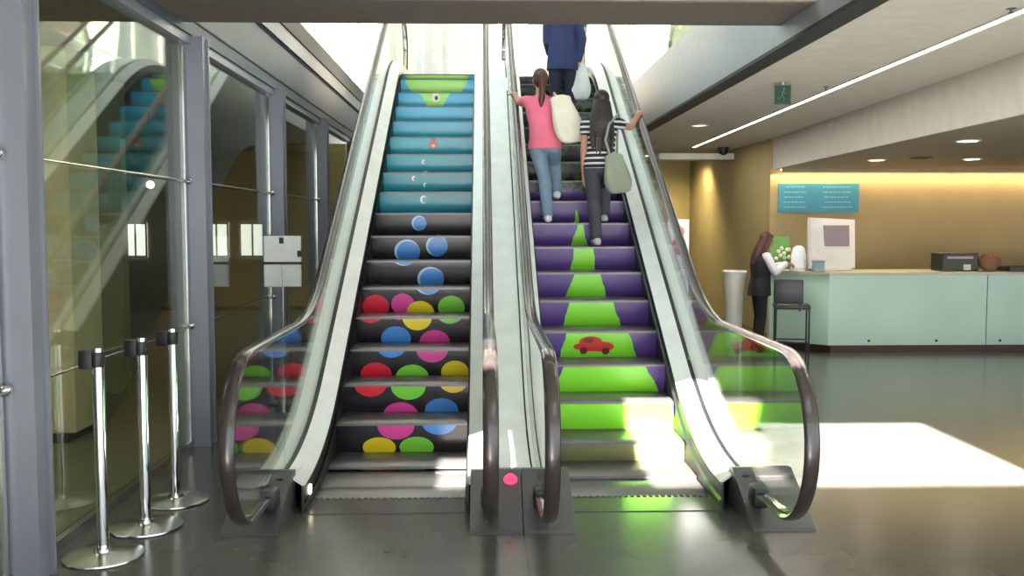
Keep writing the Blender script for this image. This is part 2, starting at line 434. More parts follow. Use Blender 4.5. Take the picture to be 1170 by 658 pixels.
struct('trim_2', bx(3.2, 4.57, 17.6, 18.0, 2.95, 3.06), white_p)   # pale boxing at the far end of the ceiling
# walls behind the desk
struct('wall_back', bx(4.62, WX, 15.5, 15.7, 0, 3.14), tan_w)
bm = plate(bmesh.new(), [(4.62, 15.7), (4.5, 21), (4.65, 21), (4.77, 15.7)], 0, 3.14, 'XY')
struct('wall_side', bm, mat('tan_ochre_paint', (.42, .33, .15), .7, noise=(2, .05)))
struct('wall_rear', bx(-2.3, 4.66, 21, 21.2, 0, 3.49), yel_w)
struct('wall_right', bx(WX, WX+.2, 4, 15.7, 0, 3.14), tan_w)
# slab edges round the opening
fasc = mat('fascia_paint', (.29, .31, .35), .45)
struct('trim_3', bx(2.3, 2.45, 4.05, 22, 3.16, 3.94), fasc)
struct('trim_4', bx(2.285, 2.46, 4.05, 22, 3.135, 3.165), frame_dk)
struct('trim_5', bx(-2.6, 2.3, 6.75, 7.52, 3.31, 3.72), beam_m)                            # cross beam over the escalator mouth
struct('trim_9', bx(-2.6, 2.3, 6.71, 6.75, 3.32, 3.74), mat('beam_edge', (.42, .40, .36), .6))
# upper storey: floor behind the escalators, back wall, side windows
struct('floor_upper', bx(-1.39, 1.77, 15.2, 24, 3.5, UP-.005), white_p).name = 'floor.001'
struct('floor_upper', bx(2.46, 9, 7.5, 24, 3.32, 3.86), white_p).name = 'floor.002'
struct('wall_upper', bx(-2.6, 9, 22.5, 22.7, UP, 9), cream_p)
struct('wall_over_beam', bx(-2.6, 9, 6.8, 7.0, 3.74, 9), white_p).name = 'wall_sun_block'  # unseen wall added to keep the sun off the upper steps
bm = bx(-2.6, 9, 6.8, 10.5, 9, 9.2); box(bm, -2.6, 9, 21.5, 22.7, 9, 9.2)
box(bm, -2.6, 0, 10.5, 21.5, 9, 9.2); box(bm, .7, 3.2, 10.5, 21.5, 9, 9.2); box(bm, 3.9, 9, 10.5, 21.5, 9, 9.2)  # slots cut in the unseen roof so sun brightens the upper back wall
struct('ceiling_atrium', bm, white_p).name = 'ceiling.005'
# ------------------------------------------------------------------ left glazed wall
posts = [1.76, 4.76, 7.76, 10.77, 13.78, 16.8]
GX = -2.34
for i, y in enumerate(posts[:-1]):
    w = bpy.data.objects.new('window_%d' % (i+1), None); w.location = (GX, y, 0); C.objects.link(w); w['kind'] = 'structure'
    y1 = posts[i+1]
    # I shaped post at the start of the bay
    bm = bx(-2.43, -2.19, y-.02, y+.012, 0, 3.25)
    box(bm, -2.38, -2.21, y+.012, y+.14, 0, 3.25); box(bm, -2.43, -2.19, y+.14, y+.165, 0, 3.25)
    obj('post', bm, frame_m, w)
    obj('pane', bx(GX-.006, GX+.006, y+.17, y1-.06, .06, 3.2), wglass, w)
    bm = bx(GX-.02, GX+.02, y+.165, y1-.02, 0, .06); obj('sill_rail', bm, steel, w)
    bm = bx(GX-.01, GX+.012, y1-.075, y1-.045, .05, 3.2); obj('edge_trim', bm, chrome, w)
    bm = bx(GX-.05, GX+.06, y+.16, y1-.02, 3.18, 3.25); obj('head_rail', bm, frame_m, w)
    for z in (2.12, .98):
        bm = bmesh.new(); tube(bm, [(-2.29, y-.05, z), (-2.29, y1-.05, z)], .006, 8); tcb = obj('tension_cable', bm, steel, w, True)
        bm = bmesh.new(); ball(bm, (-2.31, y-.055, z), .032, 16); tube(bm, [(-2.31, y-.02, z), (-2.31, y-.055, z)], .02, 12); obj('cable_fitting', bm, chrome, tcb, True)
lintel_m = mat('lintel_grey_paint', (.07, .09, .125), .5, .0)
struct('trim_6', bx(-2.42, -2.26, 1.5, 22, 3.25, 3.80), lintel_m)
struct('trim_7', bx(-2.44, -2.22, 1.5, 22, 3.80, 3.98), mat('pale_ledge', (.11, .125, .15), .4))
struct('trim_8', bx(-2.44, -2.2, 1.5, 22, 3.98, 4.2), frame_dk)
bm = bx(-2.262, -2.25, 1.5, 22, 3.36, 3.375); box(bm, -2.262, -2.25, 1.5, 22, 3.775, 3.79)
struct('trim_10', bm, frame_dk)

# ------------------------------------------------------------------ room behind the glass
shopw = mat('shop_brown_wall', (.22, .17, .12), .8)
shopc = mat('shop_ceiling', (.2, .17, .13), .8)
struct('wall_far', bx(-12, -2.5, 20, 20.2, 0, 3.3), shopw)
struct('wall_left', bx(-12.2, -12, -2, 20, 0, 3.3), shopw)
struct('wall_near', bx(-12, -2.5, -2.2, -2, 0, 3.3), shopw)
struct('ceiling_shop', bx(-12, -2.44, -2, 20, 3.25, 3.35), shopc).name = 'ceiling.002'
sky_e = mat('bright_window_pane', (1, 1, 1), .3, emit=(.95, .98, 1), es=1.3)
for i, (x0, x1) in enumerate(((-5.72, -5.2), (-4.98, -4.48), (-7.35, -6.85))):
    w = bpy.data.objects.new('window_%d' % (11+i), None); w.location = (x0, 20, 1.1); C.objects.link(w); w['kind'] = 'structure'
    pn = obj('pane', bx(x0, x1, 19.97, 19.99, 1.1, 1.8), sky_e, w)
    bm = bmesh.new()
    for a in (x0, x1-.03, (x0+x1)/2): box(bm, a, a+.03, 19.94, 19.97, 1.1, 1.8)
    box(bm, x0, x1, 19.94, 19.97, 1.1, 1.13); box(bm, x0, x1, 19.94, 19.97, 1.77, 1.8)
    obj('glazing_frame', bm, frame_dk, pn)
struct('floor_shop', bx(-11.9, -2.45, -2, 20, 0, .006), mat('olive_carpet', (.20, .20, .13), .6)).name = 'floor.003'
struct('wall_partition', bx(-9, -3.75, 10.2, 10.35, 0, 3.25), mat('olive_wall', (.30, .29, .17), .8)).name = 'wall_inner'
pil = thing('column', 'olive beige column behind the nearest left glass pane', 'column', (-3.65, 8.2, 0))
beige = mat('olive_beige_plaster', (.62, .57, .38), .8)
obj('shaft', bx(-3.95, -3.32, 7.9, 8.5, 0.08, 3.2, bev=.01), beige, pil)
obj('plinth', bx(-3.98, -3.37, 7.87, 8.53, 0, .08), frame_dk, pil)
warm = mat('warm_lamp', (1, .8, .5), .4, emit=(1, .8, .55), es=9)
for k, (x, y) in enumerate(((-4.4, 13), (-5.6, 11), (-7.5, 14), (-6.2, 16.5))):
    lp = thing('pendant_lamp', ['small globe pendant lamp behind the second glass bay, nearest the posts', 'small globe pendant lamp behind the first glass bay beside the olive column',
              'small globe pendant lamp deepest to the left inside the dark room', 'small globe pendant lamp before the bright far windows'][k], 'lamp', (x, y, 2.3), 'globe lamps in the dark room')
    bm = bmesh.new(); ball(bm, (x, y, 2.3), .05, 14); obj('globe', bm, warm, lp, True)
    bm = bmesh.new(); tube(bm, [(x, y, 2.345), (x, y, 3.25)], .005, 6); obj('cord', bm, dark_m, lp)

for k, (x, y) in enumerate(((-4.6, 5.2),)):
    t = thing('room_fill_panel', 'unseen glowing panel added to brighten the room behind the glass', 'light', (x, y, 3.25))  # fill glow added out of view to lift the dark room
    obj('lens', bx(x-.6, x+.6, y-.6, y+.6, 3.225, 3.235), mat('panel_glow', (1, 1, .9), .4, emit=(1, .93, .75), es=9), t)
    obj('frame', bx(x-.63, x+.63, y-.63, y+.63, 3.235, 3.25), frame_m, t)
# ------------------------------------------------------------------ upper level on both sides
bm = bx(2.33, 2.345, 7.6, 21.5, 3.95, 4.98)
g = thing('glass_railing', 'glass railing on the upper floor edge at the right of the opening', 'railing', (2.34, 7.6, 3.94))
for k in range(9): obj('glass_panel', bx(2.333, 2.345, 7.6+k*1.6+.01, 7.6+(k+1)*1.6-.01, 3.95, 4.95), uglass, g)
obj('top_rail', bx(2.31, 2.37, 7.6, 22, 4.95, 4.99, bev=.008), steel, g)
leaf = mat('leaf_green', (.18, .42, .09), .5)
pot = mat('plain_pot', (.5, .5, .48), .6)
def plant(x, y, z, s, label):
    t = thing('potted_plant', label, 'plant', (x, y, z), 'plants on the upper floor')
    obj('pot', lathe(bmesh.new(), [(.14*s, 0), (.19*s, .35*s), (.2*s, .36*s), (.17*s, .36*s), (.15*s, .3*s)], (x, y, z), 20), pot, t, True)
    bm = bmesh.new()
    for k in range(46):
        a = random.uniform(0, 2*PI); l = random.uniform(.4, 1.0)*s; tl = random.uniform(.2, .9)
        p = [Vector((x, y, z+.3*s))+Vector((math.cos(a)*l*tl*q, math.sin(a)*l*tl*q, l*1.2*q-l*.5*q*q*tl)) for q in (0, .25, .5, .75, 1)]
        side = Vector((-math.sin(a), math.cos(a), 0)); prev = None
        for j, q in enumerate(p):
            w = (.012, .045, .06, .04, .003)[j]*s
            r = (bm.verts.new(q-side*w), bm.verts.new(q+Vector((0, 0, -.01))), bm.verts.new(q+side*w))
            if prev:
                bm.faces.new((prev[0], prev[1], r[1], r[0])); bm.faces.new((prev[1], prev[2], r[2], r[1]))
            prev = r
    obj('leaves', bm, leaf, t, True)
plant(2.95, 11.6, 3.86, .95, 'green leafy plant behind the upper right glass railing, nearer one')
plant(3.1, 15.2, 3.86, .95, 'green leafy plant behind the upper right glass railing, farther one')
# tall windows of the upper left side
for i in range(6):
    y0 = 7.2+i*2.5
    w = bpy.data.objects.new('window_%d' % (21+i), None); w.location = (-2.6, y0, 4.2); C.objects.link(w); w['kind'] = 'structure'
    bm = bx(-2.62, -2.5, y0-.05, y0+.05, 4.2, 9); obj('window_frame', bm, white_p, w)
    obj('pane', bx(-2.57, -2.56, y0+.05, y0+2.45, 4.2, 9), uglass, w)
# folded pale curtain columns at the head of the stairs
cur = mat('pale_grey_fabric', (.62, .6, .58), .85)
def drape(x, y, w, label):
    bm = bmesh.new(); N = 48; rows = []
    for j in range(9):
        z = UP+(5.4-0)*j/8; row = []
        for k in range(N):
            a = 2*PI*k/N; r = w*(1-.25*j/8)*(1+.12*math.cos(9*a))
            row.append(bm.verts.new((x+r*math.cos(a), y+r*.7*math.sin(a), z)))
        rows.append(row)
    for j in range(8):
        for k in range(N): bm.faces.new((rows[j][k], rows[j][(k+1) % N], rows[j+1][(k+1) % N], rows[j+1][k]))
    bm.faces.new(rows[0]); bm.faces.new(rows[-1])
    tag(obj('fabric_column', bm, cur, None, True), label, 'drape')
drape(-.95, 19.5, .38, 'pale grey pleated column standing beyond the top of the left escalator')
# ------------------------------------------------------------------ unseen lobby roof added to shade the sun, holes cut to shape its patches
roof = bmesh.new()
xs = [-12, -.85, -.35, .62, 3.42, 16]
box(roof, -12, 16, -3, .12, 4.2, 4.4)
box(roof, -12, 16, 2.52, 4.05, 4.2, 4.4)
box(roof, -12, -.85, .12, 2.52, 4.2, 4.4); box(roof, -.3, .62, .12, 2.52, 4.2, 4.4); box(roof, .62, 1.9, 2.15, 2.52, 4.2, 4.4); box(roof, 3.42, 16, .12, 2.52, 4.2, 4.4)
box(roof, -.85, -.3, 1.15, 2.52, 4.2, 4.4)
struct('sun_patch_roof', roof, ceil_m).name = 'ceiling.003'
struct('ceiling_mouth', bx(-12, 2.3, 4.05, 6.71, 4.2, 4.4), ceil_m).name = 'ceiling.004'
struct('trim_11', bx(2.3, 16, 4.0, 4.05, 3.14, 4.4), ceil_m)

# ------------------------------------------------------------------ belt posts by the glass
def stanchion(x, y, h, lab):
    t = thing('stanchion', lab, 'barrier post', (x, y, 0), 'chrome barrier posts along the glass wall')
    obj('base', lathe(bmesh.new(), [(.0, 0), (.205, 0), (.21, .006), (.208, .014), (.14, .026), (.05, .034), (.045, .05), (0, .05)], (x, y, 0), 40), steel, t, True)
    obj('post', lathe(bmesh.new(), [(.031, .05), (.031, h-.02), (.028, h), (0, h)], (x, y, 0), 24), chrome, t, True)
    bm = lathe(bmesh.new(), [(.034, h-.1), (.036, h-.095), (.036, h-.025), (.034, h-.02)], (x, y, 0), 24); box(bm, x-.095, x-.02, y-.028, y+.028, h-.11, h-.012, bev=.006)
    obj('belt_head', bm, black, t, True)
stanchion(-2.045, 5.16, 1.13, 'chrome barrier post nearest the camera, with a black belt clip')
stanchion(-1.99, 5.66, 1.125, 'middle of the three chrome barrier posts by the glass')
stanchion(-1.985, 6.2, 1.12, 'chrome barrier post farthest from the camera, by the second steel post')

# ------------------------------------------------------------------ notice stand
st = thing('sign_stand', 'white rounded notice panel on a slim pole between glass wall and left escalator', 'sign', (-1.98, 9.6, 0))
bm = bx(-2.165, -1.795, 9.60, 9.625, 1.16, 1.665); obj('sign_panel', bm, mat('white_panel', (.8, .82, .84), .4), st)
bmesh_bev = bpy.data.objects[st.children[0].name].modifiers.new('b', 'BEVEL'); bmesh_bev.width = .012; bmesh_bev.segments = 3
obj('cross_band', bx(-2.17, -1.79, 9.59, 9.60, 1.385, 1.41), black, st)
for x, z in ((-1.985, 1.62), (-1.81, 1.49)): obj('clip', bx(x-.022, x+.022, 9.588, 9.60, z-.03, z+.03, bev=.004), black, st)
bm = bmesh.new(); tube(bm, [(-1.98, 9.61, .02), (-1.98, 9.61, 1.4)], .014, 12); obj('pole', bm, steel, st, True)
obj('base', lathe(bmesh.new(), [(.16, 0), (.16, .012), (.03, .03), (0, .03)], (-1.98, 9.61, 0), 28), steel, st, True)

# ------------------------------------------------------------------ reception
cg = mat('sea_green_glass_panel', (.45, .62, .51), .25, noise=(1.2, .06))
top_m = mat('counter_top', (.42, .42, .28), .35)
plinth = mat('counter_plinth', (.06, .03, .024), .5)
t = thing('reception_counter', 'long reception counter faced with sea green glass', 'counter', (4.75, 13.2, 0))
fp = [(4.78, 13.2), (13, 13.2), (13, 13.95), (4.15, 13.95), (4.15, 13.85)]
obj('body', plate(bmesh.new(), fp, .1, 1.075, 'XY'), cg, t)
pl = [(4.84, 13.27), (13, 13.27), (13, 13.9), (4.3, 13.9)]
obj('plinth', plate(bmesh.new(), pl, 0, .1, 'XY'), plinth, t)
tp = [(4.76, 13.14), (13, 13.14), (13, 14.05), (4.08, 14.05), (4.06, 13.84)]
obj('worktop', plate(bmesh.new(), tp, 1.075, 1.115, 'XY'), top_m, t)
for x in (5.35, 6.3, 7.2, 7.65, 8.6): obj('panel_stud', lathe(bmesh.new(), [(.018, -.012), (.018, 0), (0, 0)], (x, 13.2, .16), 14, 'Y'), dark_m, t, True)
for x in (7.0, 9.2, 11.2): obj('panel_joint', bx(x-.003, x+.003, 13.194, 13.2, .1, 1.075), frame_dk, t)
# information terminal
cream = mat('pale_grey_casing', (.6, .57, .54), .45)
t = thing('computer_monitor', 'large pale grey monitor with dusky screen standing on the counter end', 'monitor', (4.9, 13.6, 1.115))
bm = plate(bmesh.new(), [(4.62, 1.17), (5.22, 1.16), (5.2, 1.84), (4.57, 1.87)], 13.42, 13.52, 'XZ'); obj('casing', bm, cream, t)
obj('side_casing', plate(bmesh.new(), [(4.57, 13.47), (4.62, 13.42), (4.72, 13.75), (4.66, 13.8)], 1.15, 1.85, 'XY'), cream, t)
obj('screen', plate(bmesh.new(), [(4.78, 1.47), (5.13, 1.47), (5.12, 1.76), (4.76, 1.76)], 13.41, 13.42, 'XZ'), mat('dusky_screen', (.17, .12, .125), .25), t)
obj('stand', bx(4.66, 5.18, 13.42, 13.8, 1.115, 1.17, bev=.01), cream, t)
wp = mat('white_paper', (.82, .84, .88), .6)
t = thing('water_jug', 'white upright dispenser beside the monitor on the counter', 'dispenser', (4.46, 13.55, 1.115))
obj('body', lathe(bmesh.new(), [(.1, 0), (.105, .02), (.1, .24), (.075, .33), (.03, .36), (0, .36)], (4.46, 13.55, 1.115), 24), wp, t, True)
obj('collar', lathe(bmesh.new(), [(.108, .02), (.108, .045)], (4.46, 13.55, 1.115), 24), cream, t, True)
t = thing('card_display', 'green card display with white flowers behind the receptionist hands', 'card display', (4.25, 13.75, 1.115))
obj('card', bx(4.12, 4.4, 13.78, 13.79, 1.13, 1.6), mat('green_card', (.13, .3, .07), .6), t)
obj('foot', bx(4.14, 4.38, 13.72, 13.82, 1.115, 1.13), wp, t)
bm = bmesh.new()
for k in range(9): ball(bm, (4.2+random.random()*.2, 13.76, 1.28+random.random()*.16), .03, 8)
obj('flower', bm, mat('cream_petal', (.75, .78, .6), .7), t, True)
t = thing('desk_box', 'small grey blue box at the foot of the monitor', 'box', (4.72, 13.36, 1.115))
obj('body', bx(4.6, 4.74, 13.28, 13.4, 1.115, 1.25, bev=.006), mat('blue_grey_box', (.2, .27, .33), .5), t)
obj('lid', bx(4.595, 4.745, 13.275, 13.405, 1.25, 1.268), mat('blue_grey_lid', (.14, .2, .26), .5), t)
t = thing('card_printer', 'black desk device with dark front on the right part of the counter', 'desk device', (6.7, 13.5, 1.115))
obj('body', bx(6.47, 6.98, 13.42, 13.8, 1.115, 1.37, bev=.015), black, t)
obj('slot', bx(6.53, 6.9, 13.412, 13.42, 1.29, 1.325), mat('slot_grey', (.25, .2, .2), .4), t)
obj('key_panel', bx(6.76, 6.86, 13.40, 13.42, 1.13, 1.21), mat('key_panel', (.4, .42, .36), .5), t)
t = thing('wicker_bowl', 'brown rounded bowl beside the black desk device', 'bowl', (7.17, 13.5, 1.115))
obj('bowl', lathe(bmesh.new(), [(.07, 0), (.15, .1), (.165, .18), (.155, .18), (.14, .1), (.06, .02), (0, .02)], (7.17, 13.5, 1.115), 28), mat('wicker', (.22, .12, .07), .8, bump=(60, .8)), t, True)
bm = bmesh.new()
for k in range(6): ball(bm, (7.17+.07*math.cos(k), 13.5+.07*math.sin(k), 1.30), .055, 12)
obj('contents', bm, mat('reddish_brown', (.25, .09, .06), .6), t, True)
t = thing('black_tray', 'flat black tray at the right end of the visible counter', 'tray', (7.9, 13.5, 1.115))
bm = bx(7.35, 8.6, 13.3, 13.75, 1.115, 1.135); 
for a in ((7.35, 8.6, 13.3, 13.315), (7.35, 8.6, 13.735, 13.75), (7.35, 7.365, 13.3, 13.75), (8.585, 8.6, 13.3, 13.75)): box(bm, *a, 1.135, 1.18)
obj('tray', bm, black, t)
# blue wall sign
t = thing('wall_sign', 'blue rectangular sign with small pale lettering on the tan wall', 'sign', (5.4, 15.49, 2.2))
bd = obj('board', bx(4.745, 6.05, 15.46, 15.5, 1.965, 2.425), mat('sign_blue', (.05, .27, .40), .5), t)
bm = bmesh.new(); random.seed(9)
for r in range(5):
    for x0, x1 in ((4.82, 5.2), (5.45, 5.95)):
        x = x0+random.random()*.08
        while x < x1-.05:
            w = random.uniform(.02, .06); box(bm, x, x+w, 15.456, 15.46, 2.36-r*.08, 2.378-r*.08); x += w+.015
obj('lettering', bm, mat('pale_blue_lettering', (.22, .5, .6), .5), bd)
# high chair at the desk
def rot_bm(bm, ang, c):
    bmesh.ops.rotate(bm, verts=bm.verts, cent=c, matrix=Matrix.Rotation(ang, 3, 'Z')); return bm
t = thing('bar_chair', 'black high chair with low back in front of the counter', 'chair', (4.02, 12.5, 0)); cc = (4.02, 12.5, 0); an = math.radians(-14)
seat_m = mat('black_leather', (.018, .02, .024), .35)
obj('seat', rot_bm(bx(3.8, 4.26, 12.28, 12.72, .68, .74, bev=.02), an, cc), seat_m, t, True)
bm = bx(3.79, 4.16, 12.24, 12.29, .76, 1.07, bev=.02); obj('backrest', rot_bm(bm, an, cc), seat_m, t, True)
for x in (3.83, 4.12): obj('back_post', rot_bm(bx(x-.012, x+.012, 12.255, 12.28, .66, .82), an, cc), frame_dk, t)
for x, y in ((3.83, 12.3), (4.24, 12.3), (3.83, 12.7), (4.24, 12.7)):
    bm = bmesh.new(); tube(bm, [(x, y, 0), (x, y, .68)], .011, 10); obj('leg', rot_bm(bm, an, cc), frame_dk, t, True)
bm = bmesh.new(); tube(bm, [(3.83, 12.3, .25), (4.24, 12.3, .25), (4.24, 12.7, .25), (3.83, 12.7, .25), (3.83, 12.3, .25)], .009, 8); obj('footrest', rot_bm(bm, an, cc), frame_dk, t, True)
# white wrap chair / bin behind the receptionist
t = thing('waste_bin', 'white flared bin standing behind the receptionist', 'bin', (3.6, 13.75, 0))
obj('body', lathe(bmesh.new(), [(.10, 0), (.11, .02), (.13, .8), (.17, 1.1), (.16, 1.1), (.12, .8), (.09, .03), (0, .03)], (3.6, 13.75, 0), 28), mat('white_bin', (.62, .62, .56), .5), t, True)
obj('rim', lathe(bmesh.new(), [(.173, 1.09), (.18, 1.1), (.173, 1.115), (.158, 1.115), (.155, 1.1)], (3.6, 13.75, 0), 28), whitep, t, True)
# poster board seen through the right balustrade
t = thing('poster_stand', 'white poster board with pink figure seen past the right handrail', 'poster', (2.95, 14.5, 0))
bd = obj('board', bx(2.78, 3.1, 14.5, 14.53, .5, 1.85), wp, t)
obj('foot', bx(2.76, 3.12, 14.4, 14.65, 0, .03), steel, t)
obj('pole', bx(2.93, 2.95, 14.53, 14.55, .03, 1.2), steel, t)
bm = bmesh.new(); ball(bm, (2.96, 14.5, 1.66), (.07, .006, .09)); ball(bm, (2.94, 14.5, 1.45), (.1, .006, .14)); obj('printed_figure', bm, mat('pink_print', (.6, .2, .18), .7), bd, True)

# ------------------------------------------------------------------ ceiling fittings
stripm = mat('strip_light', (1, 1, .95), .4, emit=(1, .97, .88), es=5)
t = thing('ceiling_light', 'long recessed linear light in the right ceiling', 'light', (3.5, 11, 3.14))
obj('diffuser', plate(bmesh.new(), [(3.36, 5.0), (3.42, 5.0), (3.76, 17.2), (3.70, 17.2)], 3.132, 3.139, 'XY'), stripm, t)
bm = plate(bmesh.new(), [(3.345, 5.0), (3.36, 5.0), (3.70, 17.2), (3.685, 17.2)], 3.128, 3.14, 'XY'); plate(bm, [(3.42, 5.0), (3.435, 5.0), (3.775, 17.2), (3.76, 17.2)], 3.128, 3.14, 'XY')
obj('frame', bm, white_p, t)
dl = mat('downlight_glow', (1, .9, .7), .4, emit=(1, .9, .68), es=14)
for x, y, z, lab in ((5.37, 13.13, 2.655, 'round downlight over the desk, leftmost, above the blue sign'), (5.08, 10.07, 2.655, 'round downlight over the desk, nearest to the camera'),
                (6.57, 12.9, 2.655, 'round downlight over the desk, farther right one near the wall'), (2.985, 13.38, 3.14, 'faint round downlight in the pale ceiling beside the opening')):
    t = thing('downlight', lab, 'light', (x, y, z), 'round downlights')
    obj('ring', lathe(bmesh.new(), [(.13, 0), (.13, -.008), (.1, -.012), (.1, 0)], (x, y, z), 24), white_p, t, True)
    obj('lens', lathe(bmesh.new(), [(.1, 0), (.1, -.006), (0, -.006)], (x, y, z), 24), dl if z < 3 else mat('faint_glow', (1, 1, .9), .4, emit=(1, .96, .85), es=1.0), t, True)
def spot(name, loc, target, e, ang, col, size=.08):
    l = bpy.data.lights.new(name, 'SPOT'); l.energy = e; l.spot_size = math.radians(ang); l.spot_blend = .6; l.color = col; l.shadow_soft_size = size
    o = bpy.data.objects.new(name, l); C.objects.link(o); o.location = loc
    o.rotation_euler = (Vector(target)-Vector(loc)).to_track_quat('-Z', 'Y').to_euler(); return o
for x, y, lab in ((3.3, 19.4, 'round downlight added beyond the pale boxing to brighten the ochre wall, left one'), (4.1, 19.4, 'round downlight added beyond the pale boxing to brighten the ochre wall, right one')):
    t = thing('downlight', lab, 'light', (x, y, 3.14), 'round downlights')
    obj('ring', lathe(bmesh.new(), [(.13, 0), (.13, -.008), (.1, -.012), (.1, 0)], (x, y, 3.14), 24), white_p, t, True)
    obj('lens', lathe(bmesh.new(), [(.1, 0), (.1, -.006), (0, -.006)], (x, y, 3.14), 24), dl, t, True)
    spot('downlight_beam', (x, y, 3.11), (x, y+.7, 0), 110, 140, (1, .85, .5))  # lamps and beams added beyond the boxing to brighten the ochre wall
spot('downlight_beam', (2.985, 13.38, 3.11), (3.4, 14.5, 0), 120, 140, (1, .9, .7))
for x, y in ((5.37, 13.13), (5.08, 10.07), (6.57, 12.9)): spot('downlight_beam', (x, y, 2.63), (x, y, 0), 60, 110, (1, .82, .55))
def area(name, loc, sx, sy, e, col, rot=(0, 0, 0)):
    l = bpy.data.lights.new(name, 'AREA'); l.shape = 'RECTANGLE'; l.size = sx; l.size_y = sy; l.energy = e; l.color = col
    o = bpy.data.objects.new(name, l); C.objects.link(o); o.location = loc; o.rotation_euler = rot; return o
area('strip_light_beam', (3.56, 11.1, 3.12), .06, 12, 60, (1, .95, .85), (0, 0, math.radians(-1.6)))
# warm cove light along the head of the tan wall
t = thing('cove_light', 'warm hidden strip light along the top of the tan wall', 'light', (6, 15.3, 2.64))
obj('strip', bx(4.75, 12, 15.36, 15.40, 2.63, 2.65), mat('cove_glow', (1, .8, .4), .4, emit=(1, .78, .4), es=9), t)
obj('baffle', bx(4.75, 12, 15.33, 15.345, 2.60, 2.655), soff_m, t)
area('cove_beam', (7.5, 15.41, 2.61), 6, .05, 36, (1, .78, .42), (math.radians(-12), 0, 0))
t = thing('ceiling_vent', 'small dark vent in the soffit above the blue sign', 'vent', (5.79, 12.76, 2.655))
bm = bmesh.new()
for k in range(5): box(bm, 5.69, 5.89, 12.6+k*.05, 12.62+k*.05, 2.645, 2.655)
obj('slats', bm, black, t); obj('frame', bx(5.68, 5.90, 12.58, 12.84, 2.65, 2.656), dark_m, t)
t = thing('exit_sign', 'small dark green sign hanging under the ceiling by the strip light', 'sign', (2.87, 9.3, 3.14))
obj('board', rot_bm(bx(2.80, 2.95, 9.29, 9.31, 2.93, 3.11), math.radians(-12), (2.87, 9.3, 0)), mat('exit_green', (.01, .05, .028), .7), t)
obj('hanger', rot_bm(bx(2.865, 2.885, 9.295, 9.305, 3.11, 3.14), math.radians(-12), (2.87, 9.3, 0)), steel, t)
fig = bmesh.new(); ball(fig, (2.885, 9.285, 3.075), (.012, .003, .012), 8)
tube(fig, [(2.88, 9.285, 3.06), (2.868, 9.285, 3.01)], .008, 6); tube(fig, [(2.868, 9.285, 3.01), (2.89, 9.285, 2.985), (2.88, 9.285, 2.955)], .006, 6); tube(fig, [(2.868, 9.285, 3.01), (2.85, 9.285, 2.985), (2.83, 9.285, 2.98)], .006, 6); tube(fig, [(2.88, 9.285, 3.05), (2.9, 9.285, 3.03)], .005, 6)
obj('pictogram', rot_bm(fig, math.radians(-12), (2.87, 9.3, 0)), mat('pale_green_mark', (.05, .16, .1), .5), t)
for x, y, lab in ((3.33, 6.1, 'small dark sprinkler in the ceiling near the upper right of view'), (3.40, 9.6, 'small dark sprinkler in the ceiling beside the green sign')):
    t = thing('sprinkler', lab, 'sprinkler', (x, y, 3.14), 'ceiling sprinklers')
    obj('rose', lathe(bmesh.new(), [(.035, 0), (.03, -.008), (.01, -.012), (.008, -.03), (0, -.03)], (x, y, 3.145), 18), basegrey, t, True)
    obj('deflector', lathe(bmesh.new(), [(.02, -.025), (.02, -.028), (0, -.029)], (x, y, 3.14), 18), dark_m, t, True)
t = thing('security_camera', 'black dome security camera on the ceiling by the pale boxing', 'camera', (4.3, 17.3, 3.14))
obj('mount', lathe(bmesh.new(), [(.1, 0), (.1, -.03), (0, -.03)], (4.3, 17.3, 3.14), 20), black, t, True)
bm = bmesh.new(); ball(bm, (4.3, 17.3, 3.09), (.085, .085, .09), 16); obj('dome', bm, black, t, True)

# ------------------------------------------------------------------ people
def bake(name, bm, voxel, m, parent, it=4):
    me = bpy.data.meshes.new(name); bmesh.ops.recalc_face_normals(bm, faces=bm.faces[:]); bm.to_mesh(me); bm.free()
    o = bpy.data.objects.new(name, me); C.objects.link(o)
    r = o.modifiers.new('r', 'REMESH'); r.mode = 'VOXEL'; r.voxel_size = voxel; r.use_smooth_shade = True
    s = o.modifiers.new('s', 'SMOOTH'); s.factor = .5; s.iterations = it
    dg = bpy.context.evaluated_depsgraph_get(); e = o.evaluated_get(dg)
    me2 = bpy.data.meshes.new_from_object(e); bpy.data.objects.remove(o); bpy.data.meshes.remove(me)
    me2.materials.clear()
    for x in (m if isinstance(m, (list, tuple)) else [m]): me2.materials.append(x)
    for p in me2.polygons: p.use_smooth = True; p.material_index = 0
    me2.name = name
    return link(bpy.data.objects.new(name, me2), parent)
def limb(bm, pts, rs, grow=0.):
    """rounded tapered limb: closed tubes plus joint balls"""
    P = [Vector(p) for p in pts]
    for i in range(len(P)-1):
        tube(bm, [P[i], P[i+1]], [rs[i]+grow, rs[i+1]+grow], 14)
    for p, r in zip(P, rs): ball(bm, p, r+grow, 12)
def sections(bm, secs, yaw, grow=0.):
    """loft of ellipses (centre, half width, half depth)"""
    n = 20; rings = []
    c, s = math.cos(yaw), math.sin(yaw)
    for cen, a, b in secs:
        cen = Vector(cen); row = []
        for k in range(n):
            x, y = (a+grow)*math.cos(2*PI*k/n), (b+grow)*math.sin(2*PI*k/n)
            row.append(bm.verts.new(cen+Vector((x*c-y*s, x*s+y*c, 0))))
        rings.append(row)
    for i in range(len(rings)-1):
        for k in range(n): bm.faces.new((rings[i][k], rings[i][(k+1) % n], rings[i+1][(k+1) % n], rings[i+1][k]))
    bm.faces.new(rings[0]); bm.faces.new(rings[-1])
